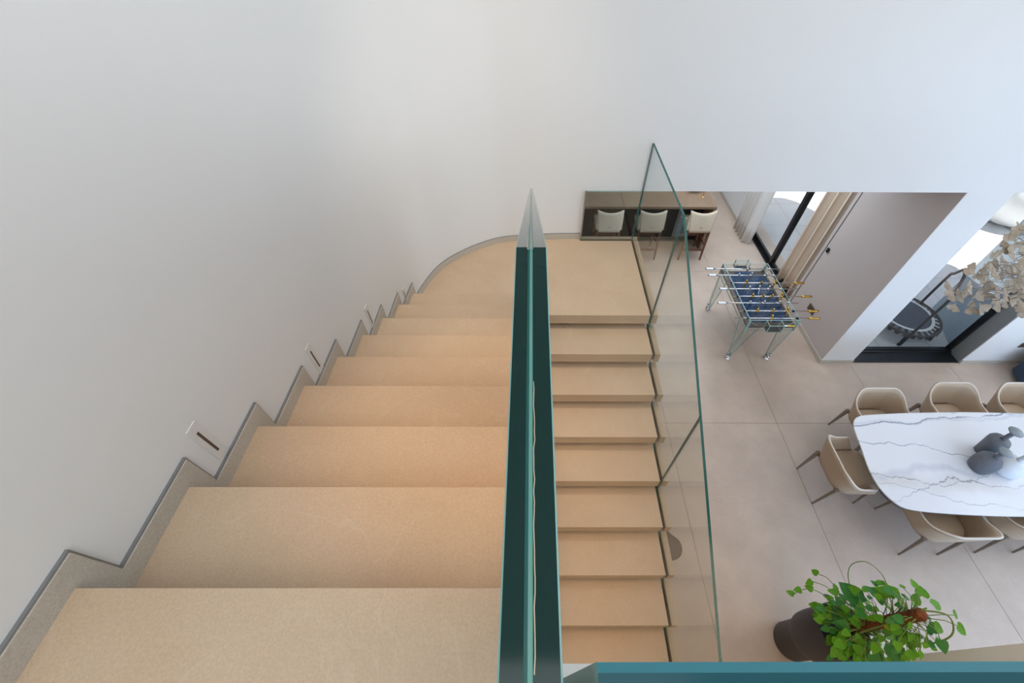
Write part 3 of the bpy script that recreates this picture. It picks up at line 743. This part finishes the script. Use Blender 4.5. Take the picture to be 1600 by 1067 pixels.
# big heart leaves facing the viewer
for x, y, z, s_, an, m in ((2.37, .27, 1.03, .115, 200, LEAFG), (2.50, .25, 1.30, .13, 275, LEAFD), (2.44, .21, 1.15, .12, 290, LEAFD), (2.40, .45, 1.05, .10, 150, LEAFD), (2.5, .30, 1.52, .10, 250, LEAFG), (2.42, .52, 1.28, .14, 120, LEAFD), (2.5, .50, 1.45, .10, 130, LEAFG), (2.45, .49, 1.62, .08, 110, LEAFG), (2.58, .48, 1.68, .08, 60, LEAFG), (2.57, .42, 1.74, .07, 20, LEAFG)):
    leaf(Vector((x, y, z)), Vector((math.cos(R(an)), math.sin(R(an)), -.25)), s_, m, Vector((-.4, -.1, 1)))
leaf(Vector((2.335, .26, .97)), Vector((-.3, -1, 0)), .055, LEAFY, Vector((-.3, 0, 1)))
leaf(Vector((2.43, .36, 1.42)), Vector((.3, -1, 0)), .04, LEAFY, Vector((-.3, 0, 1)))
# trailing runners on the left and the tall loop
for pts in ([(2.40, .50, .98), (2.34, .58, 1.02), (2.27, .63, 1.0), (2.22, .64, .92), (2.19, .62, .84)],
            [(2.40, .52, 1.08), (2.33, .62, 1.12), (2.26, .68, 1.05)], [(2.42, .55, 1.1), (2.36, .68, 1.12), (2.33, .73, 1.05)]):
    stems.tube(catmull(pts, 4), .003, 5)
    for q in pts[2:]: leaf(Vector(q), Vector((random.uniform(-1, 0), random.uniform(-.5, .8), -.3)), .055, LEAFG)
loop = [(2.46, .48, 1.22), (2.40, .62, 1.28), (2.40, .72, 1.38), (2.45, .72, 1.5), (2.52, .62, 1.5), (2.54, .50, 1.4), (2.53, .42, 1.3)]
stems.tube(catmull(loop, 6), .0032, 6)
stems.tube(catmull([(2.47, .4, 1.72), (2.56, .36, 1.82), (2.6, .27, 1.72), (2.54, .24, 1.55), (2.47, .3, 1.4)], 6), .005, 6)
stems.tube(catmull([(2.40, .3, .95), (2.38, .33, 1.2), (2.43, .36, 1.5), (2.47, .40, 1.8)], 6), .005, 6)
stems.tube(catmull([(2.45, .28, .95), (2.50, .30, 1.2), (2.44, .31, 1.5), (2.47, .38, 1.7)], 6), .004, 6)
stems.build('stem', STEM, pl, LP, smooth=True)

# ------------------------------------------------------------------ glass football table
ft = thing('football_table', 'transparent glass football table with dark blue playfield and chrome rods', 'game table', (3.19, 4.24, 0)); LF = ft.location
FX0, FX1, FY0, FY1 = 2.86, 3.53, 3.66, 4.82; FZ0, FZ1 = .74, .90
def gbox(name, x0, x1, y0, y1, z0, z1, g=GLASSB, e=EDGEF, par=ft):
    """glass sheet: the two large faces are clear, the edges pale green"""
    mb = MB().box(x0, x1, y0, y1, z0, z1); d = (x1-x0, y1-y0, z1-z0); k = d.index(min(d))
    mb.m = [0 if kk == k else 1 for kk in (2, 2, 1, 1, 0, 0)]
    return mb.build(name, [g, e], par, LF)
for x in (FX0, FX1-.012): gbox('side_panel', x, x+.012, FY0, FY1, FZ0-.04, FZ1)
for y in (FY0, FY1-.012): gbox('end_panel', FX0+.012, FX1-.012, y, y+.012, FZ0-.04, FZ1)
MB().box(FX0+.03, FX1-.02, FY0+.09, FY1-.02, .755, .765).build('playfield', BLUEP, ft, LF)
MB().box(FX0+.012, FX0+.055, FY0+.01, FY1-.01, .75, .772).box(FX1-.05, FX1-.012, FY0+.01, FY1-.01, .75, .772).box(FX0+.055, FX1-.05, FY0+.01, FY0+.09, .75, .77).build('field_border', TABB, ft, LF)
mb = MB()
for x, y in ((3.0, 4.72), (3.40, 4.72)): mb.add([(x-.1, FY1-.03, .7665), (x+.1, FY1-.03, .7665), (x if x < 3.2 else x+.1, FY1-.13, .7665), (x-.1 if x < 3.2 else x, FY1-.13, .7665)], [(0, 1, 2, 3)])
mb.build('corner_ramp', TABB, ft, LF)
for yg, s in ((FY0, -1), (FY1, 1)):       # goal boxes
    y0, y1 = (yg-.10, yg) if s < 0 else (yg, yg+.09)
    for a in ((3.08, 3.09, y0, y1, .78, .90), (3.27, 3.28, y0, y1, .78, .90)): gbox('goal_box', *a)
    gbox('goal_box', 3.09, 3.27, y0 if s < 0 else y1-.01, y0+.01 if s < 0 else y1, .78, .90)
    MB().box(3.09, 3.27, y0+.01, y1-.01, .78, .788).build('goal_floor', RUBBER, ft, LF)
rods = [(4.721, 2.58, 3.68, 'L', [3.215]), (4.578, 2.58, 3.655, 'L', [3.016, 3.206, 3.414]), (4.415, 2.798, 3.903, 'R', [3.074, 3.281, 3.49]),
        (4.29, 2.654, 3.758, 'L', [3.074, 3.218, 3.352]), (4.14, 2.802, 3.889, 'R', [3.066, 3.208, 3.331, 3.478]), (4.01, 2.545, 3.656, 'L', [2.977, 3.173, 3.376]),
        (3.859, 2.768, 3.854, 'R', [3.029, 3.239, 3.439]), (3.725, 2.693, 3.808, 'R', [3.181])]
zr = .875
for y, xa, xb, side, men in rods:
    rd = MB().tube([(xa, y, zr), (xb, y, zr)], .0075, 8).build('rod', CHROME, ft, LF, smooth=True)
    hm = CHROME if side == 'L' else GOLD
    ha, hb = (xa-.0, xa+.13) if side == 'L' else (xb-.13, xb)
    MB().tube([(ha, y, zr), (ha+.02, y, zr), (hb-.03, y, zr), (hb, y, zr)], .0165, 10).build('handle', hm, rd, LF, smooth=True)
    MB().tube([(FX1-.02, y, zr), (FX1+.02, y, zr)], .017, 10).tube([(FX0-.012, y, zr), (FX0+.024, y, zr)], .015, 10).build('bearing', RUBBER if side == 'R' else CHROME, rd, LF, smooth=True)
    for x in men:
        tilt = random.uniform(-.5, .5); dv = Vector((0, math.sin(tilt), math.cos(tilt))); c0 = Vector((x, y, zr))
        mb = MB().tube([c0+dv*.045, c0+dv*.03, c0+dv*.022, c0+dv*.02, c0-dv*.02, c0-dv*.07, c0-dv*.09], .013, 8, .008)
        mb.tube([c0+dv*.03, c0+dv*.05, c0+dv*.058], .014, 8, .006).tube([c0-Vector((.022, 0, 0)), c0+Vector((.022, 0, 0))], .014, 8)
        mb.build('player', hm, rd, LF, smooth=True)
# tapered glass legs with chrome feet
for sx, xf, xt in ((1, 2.90, FX0), (-1, 3.48, FX1)):
    for sy, yf, yt in ((1, 3.735, FY0), (-1, 4.755, FY1)):
        e = .006
        mb = MB().prism([(xt, .88), (xt+sx*.20, .74), (xf+sx*.03, .05), (xf-sx*.03, .05)], 'y', yt-sy*.0-e+sy*.014, yt+e+sy*.014, (0, 1))
        # lean the sheet so that its foot stands at yf
        mb.v = [(x, y+(yf-yt)*(1-z/.88), z) for x, y, z in mb.v]
        lg = mb.build('leg', [GLASSB, EDGEF], ft, LF)
        mb = MB().prism([(yt, .88), (yt+sy*.26, .74), (yf+sy*.03, .05), (yf-sy*.03, .05)], 'x', xt-e+sx*.02, xt+e+sx*.02, (0, 1))
        mb.v = [(x+(xf-xt)*(1-z/.88), y, z) for x, y, z in mb.v]
        mb.build('leg_side', [GLASSB, EDGEF], lg, LF)
        ftm = MB().lathe([(.034, 0), (.036, .006), (.03, .012), (.012, .02), (.012, .05)], xf, yf, 20)
        ftm.tube([(xf-.04, yf, .04), (xf+.04, yf, .04)], .012, 8).tube([(xf, yf-.04, .055), (xf, yf+.04, .055)], .012, 8).tube([(xf-.03, yf+.02, .09), (xf+.03, yf+.02, .09)], .01, 8)
        ftm.build('foot', CHROME, lg, LF, smooth=True)
MB().tube([(3.3, FY0-.03, .86), (3.3, FY0-.055, .86), (3.36, FY0-.055, .86)], .006, 6).build('score_arm', CHROME, ft, LF)
MB().tube([(3.34, FY0-.055, .86), (3.44, FY0-.055, .86)], .012, 8).build('ball_handle', GOLD, ft, LF)

# ------------------------------------------------------------------ counter and stools
k = thing('kitchen_counter', 'long brown counter with dark recess behind the bar stools', 'counter', (1.2, 6.7, 0)); LK = k.location
MB().box(-1.2, 1.597, 6.28, 7.25, .885, .93).build('counter_top', BROWN, k, LK, bevel=.002)
MB().box(1.60, 3.2, 6.28, 7.25, .885, .93).build('counter_top', BROWN, k, LK, bevel=.002)
MB().box(3.15, 3.2, 6.285, 7.25, 0, .885).build('end_panel', BROWN, k, LK, bevel=.002)
MB().box(-1.2, 1.598, 6.62, 7.2, 0.0, .885).box(1.601, 3.15, 6.62, 7.2, 0, .885).build('body', CDARK, k, LK)
b = thing('bowl', 'white sculptural bowl on the brown counter', 'bowl', (2.93, 6.88, .93))
def bowl_fn(u, v):
    a = u*2*math.pi; r = .03+.15*v; return (r*math.cos(a), r*math.sin(a), .01+.09*v*v+.018*v*math.sin(a*7))
MB().grid(bowl_fn, 56, 8).build('shell', VASEW, b, smooth=True, solid=.006)
MB().lathe([(.05, 0), (.045, .006), (.03, .014)], n=20).build('foot_ring', VASEW, b)
b = thing('pendant_rod', 'thin brass stick object standing on the counter', 'ornament', (3.03, 6.60, .93))
MB().lathe([(.025, 0), (.025, .006), (.006, .012)], n=16).build('base', GOLD, b)
MB().tube([(0, 0, .01), (.02, .05, .25), (.03, .07, .32)], .005, 6).build('stick', GOLD, b)

def make_stool():
    t = thing('bar_stool', 'cream bar stool', 'stool')
    # faces +y ; origin on floor under rear legs' centre
    for sx in (-1, 1):
        for y, yt in ((0, .015), (.40, .385)):
            mb = MB(); x = sx*.200; xt = sx*.185; a, b_2 = .013, .019
            vs = [(x+i*a, y+j*a, 0) for i, j in ((-1, -1), (1, -1), (1, 1), (-1, 1))]+[(xt+i*b_2, yt+j*b_2, .62) for i, j in ((-1, -1), (1, -1), (1, 1), (-1, 1))]
            mb.add(vs, [(3, 2, 1, 0), (4, 5, 6, 7), (0, 1, 5, 4), (1, 2, 6, 5), (2, 3, 7, 6), (3, 0, 4, 7)]); mb.build('leg', WALNUT, t, bevel=.003)
    for a in ((-.19, .19, .0, .026, .575, .62), (-.19, .19, .375, .40, .575, .62), (-.20, -.175, .01, .39, .575, .62), (.175, .20, .01, .39, .575, .62)):
        MB().box(*a).build('seat_rail', WALNUT, t, bevel=.003)
    for a in ((-.19, .19, -.002, .022, .20, .235), (-.19, .19, .38, .402, .26, .295), (-.205, -.185, .01, .39, .30, .33), (.185, .205, .01, .39, .30, .33)):
        MB().box(*a).build('footrest', WALNUT, t, bevel=.003)
    MB().box(-.215, .215, .0, .43, .622, .685).build('seat', CREAM, t, bevel=.02, smooth=True)
    def back(u, v):
        s = u*2-1; hw = .185+.035*v
        return (s*hw, -.028+.045*(v)+ .06*s*s*v, .625+.33*v+.028*s*s*v)
    bk = MB().grid(back, 16, 8).build('backrest', CREAM, t, smooth=True, solid=.034)
    MB().box(-.012, .012, -.040, -.034, .715, .723).build('tag', SLOT, bk)
    for sx in (-1, 1):
        MB().prism([(.0, .64), (.22, .64), (.20, .70), (.06, .88), (.045, .93)], 'x', sx*.215-.012, sx*.215+.012).build('side_wing', CREAM, t, bevel=.008)
    return t
s0 = make_stool()
for i, (x, lb) in enumerate(((2.90, 'cream bar stool at the right end of the counter, in clear view'), (2.055, 'middle cream bar stool, seen through the glass balustrade'), (1.335, 'left cream bar stool, seen behind the landing'))):
    s = s0 if i == 0 else copy_tree(s0)
    s.location = (x, 6.01, 0); s['label'] = lb; s['group'] = 'cream bar stools along the counter'

# ------------------------------------------------------------------ small brown table, blue seat, wall socket
t = thing('side_table', 'dark brown pebble shaped side table tucked beside the lower stairs', 'table', (1.33, 1.12, 0)); L_ = t.location
ol = catmull([(1.36, 1.25), (1.42, 1.19), (1.475, 1.14), (1.485, 1.06), (1.44, .99), (1.35, .965), (1.22, .98), (1.12, 1.06), (1.12, 1.16), (1.22, 1.22), (1.30, 1.25), (1.36, 1.25)], 4)[:-1]
MB().prism(ol, 'z', .40, .42).build('top', TABB, t, L_, bevel=.004)
for x, y in ((1.2, 1.08), (1.4, 1.07), (1.3, 1.18)): MB().tube([(x, y, .40), (x+(x-1.3)*.3, y, 0)], .012, 8).build('leg', TABB, t, L_)
t = thing('lounge_seat', 'dark blue rounded seat against the far white wall', 'armchair', (7.2, 3.35, 0)); L_ = t.location
ol = catmull([(6.90, 3.50), (6.83, 3.30), (6.93, 3.02), (7.2, 2.9), (7.6, 2.95), (7.7, 3.25), (7.6, 3.55), (7.2, 3.60), (6.90, 3.50)], 5)[:-1]
MB().prism(ol, 'z', .06, .40).build('seat', BLUEG, t, L_, bevel=.03)
MB().prism([(7.0, 3.44), (7.6, 3.40), (7.62, 3.58), (7.1, 3.60)], 'z', .40, .72).build('backrest', BLUEG, t, L_, bevel=.04)
for x, y in ((7.0, 3.4), (7.5, 3.45), (7.0, 3.1), (7.5, 3.1)): MB().tube([(x, y, 0), (x, y, .07)], .015, 8).build('leg', RUBBER, t, L_)
o = MB().box(6.82, 6.93, YF-.008, YF, .38, .47).build('wall_socket', SLOT, bevel=.002, loc=(6.87, YF, .42)); tag(o, 'dark socket plate low on the white wall at the right edge', 'socket')
o.location = (6.87, YF, .42)

# ------------------------------------------------------------------ trampoline on terrace
tr_ = thing('trampoline', 'small round fitness trampoline with handlebar on the terrace', 'trampoline', (5.80, 4.42, 0)); LR = tr_.location
CX, CY, RR = 5.80, 4.42, .47
circ = lambda r, z, n=48: [(CX+r*math.cos(2*math.pi*i/n), CY+r*math.sin(2*math.pi*i/n), z) for i in range(n)]
MB().tube(circ(RR, .24), .018, 8, closed=True).build('frame_ring', RUBBER, tr_, LR, smooth=True)
MB().lathe([(.005, .25), (RR-.13, .25), (RR-.13, .256), (.005, .256)], CX, CY, 48).build('mat', TMAT, tr_, LR)
MB().lathe([(RR-.13, .252), (RR-.09, .252), (RR-.09, .259), (RR-.13, .259), (RR-.13, .252)], CX, CY, 48, False).build('white_band', TWHITE, tr_, LR)
for i in range(30):
    a = 2*math.pi*i/30; d = Vector((math.cos(a), math.sin(a), 0)); s_ = Vector((-d.y, d.x, 0)); c0 = Vector((CX, CY, .256))
    MB().add([c0+d*(RR-.09)-s_*.018, c0+d*(RR-.09)+s_*.018, c0+d*(RR+.012)+s_*.028+Vector((0, 0, -.01)), c0+d*(RR+.012)-s_*.028+Vector((0, 0, -.01)), c0+d*(RR+.02)+s_*.026+Vector((0, 0, -.06)), c0+d*(RR+.02)-s_*.026+Vector((0, 0, -.06))],
             [(0, 1, 2, 3), (3, 2, 4, 5)]).build('elastic_strap', RUBBER, tr_, LR, fix=False, solid=.004)
for i in range(5):
    a = 2*math.pi*i/5+.5; MB().tube([(CX+(RR-.02)*math.cos(a), CY+(RR-.02)*math.sin(a), .24), (CX+(RR+.0)*math.cos(a), CY+(RR+.0)*math.sin(a), .015)], .017, 8).tube([(CX+RR*math.cos(a), CY+RR*math.sin(a), .03), (CX+RR*math.cos(a), CY+RR*math.sin(a), 0)], .024, 8).build('leg', RUBBER, tr_, LR)
MB().tube(catmull([(5.616, 3.99, 0), (5.61, 3.975, .5), (5.60, 3.955, 1.0), (5.62, 4.02, 1.18), (5.66, 4.10, 1.30), (5.70, 4.17, 1.31)], 4), .018, 8).build('handlebar', RUBBER, tr_, LR, smooth=True)
MB().tube(catmull([(6.19, 4.66, .12), (6.15, 4.63, .3), (6.02, 4.52, .93), (5.98, 4.46, 1.02), (5.80, 4.26, 1.28), (5.70, 4.17, 1.31)], 4), .018, 8).build('handlebar', RUBBER, tr_, LR, smooth=True)
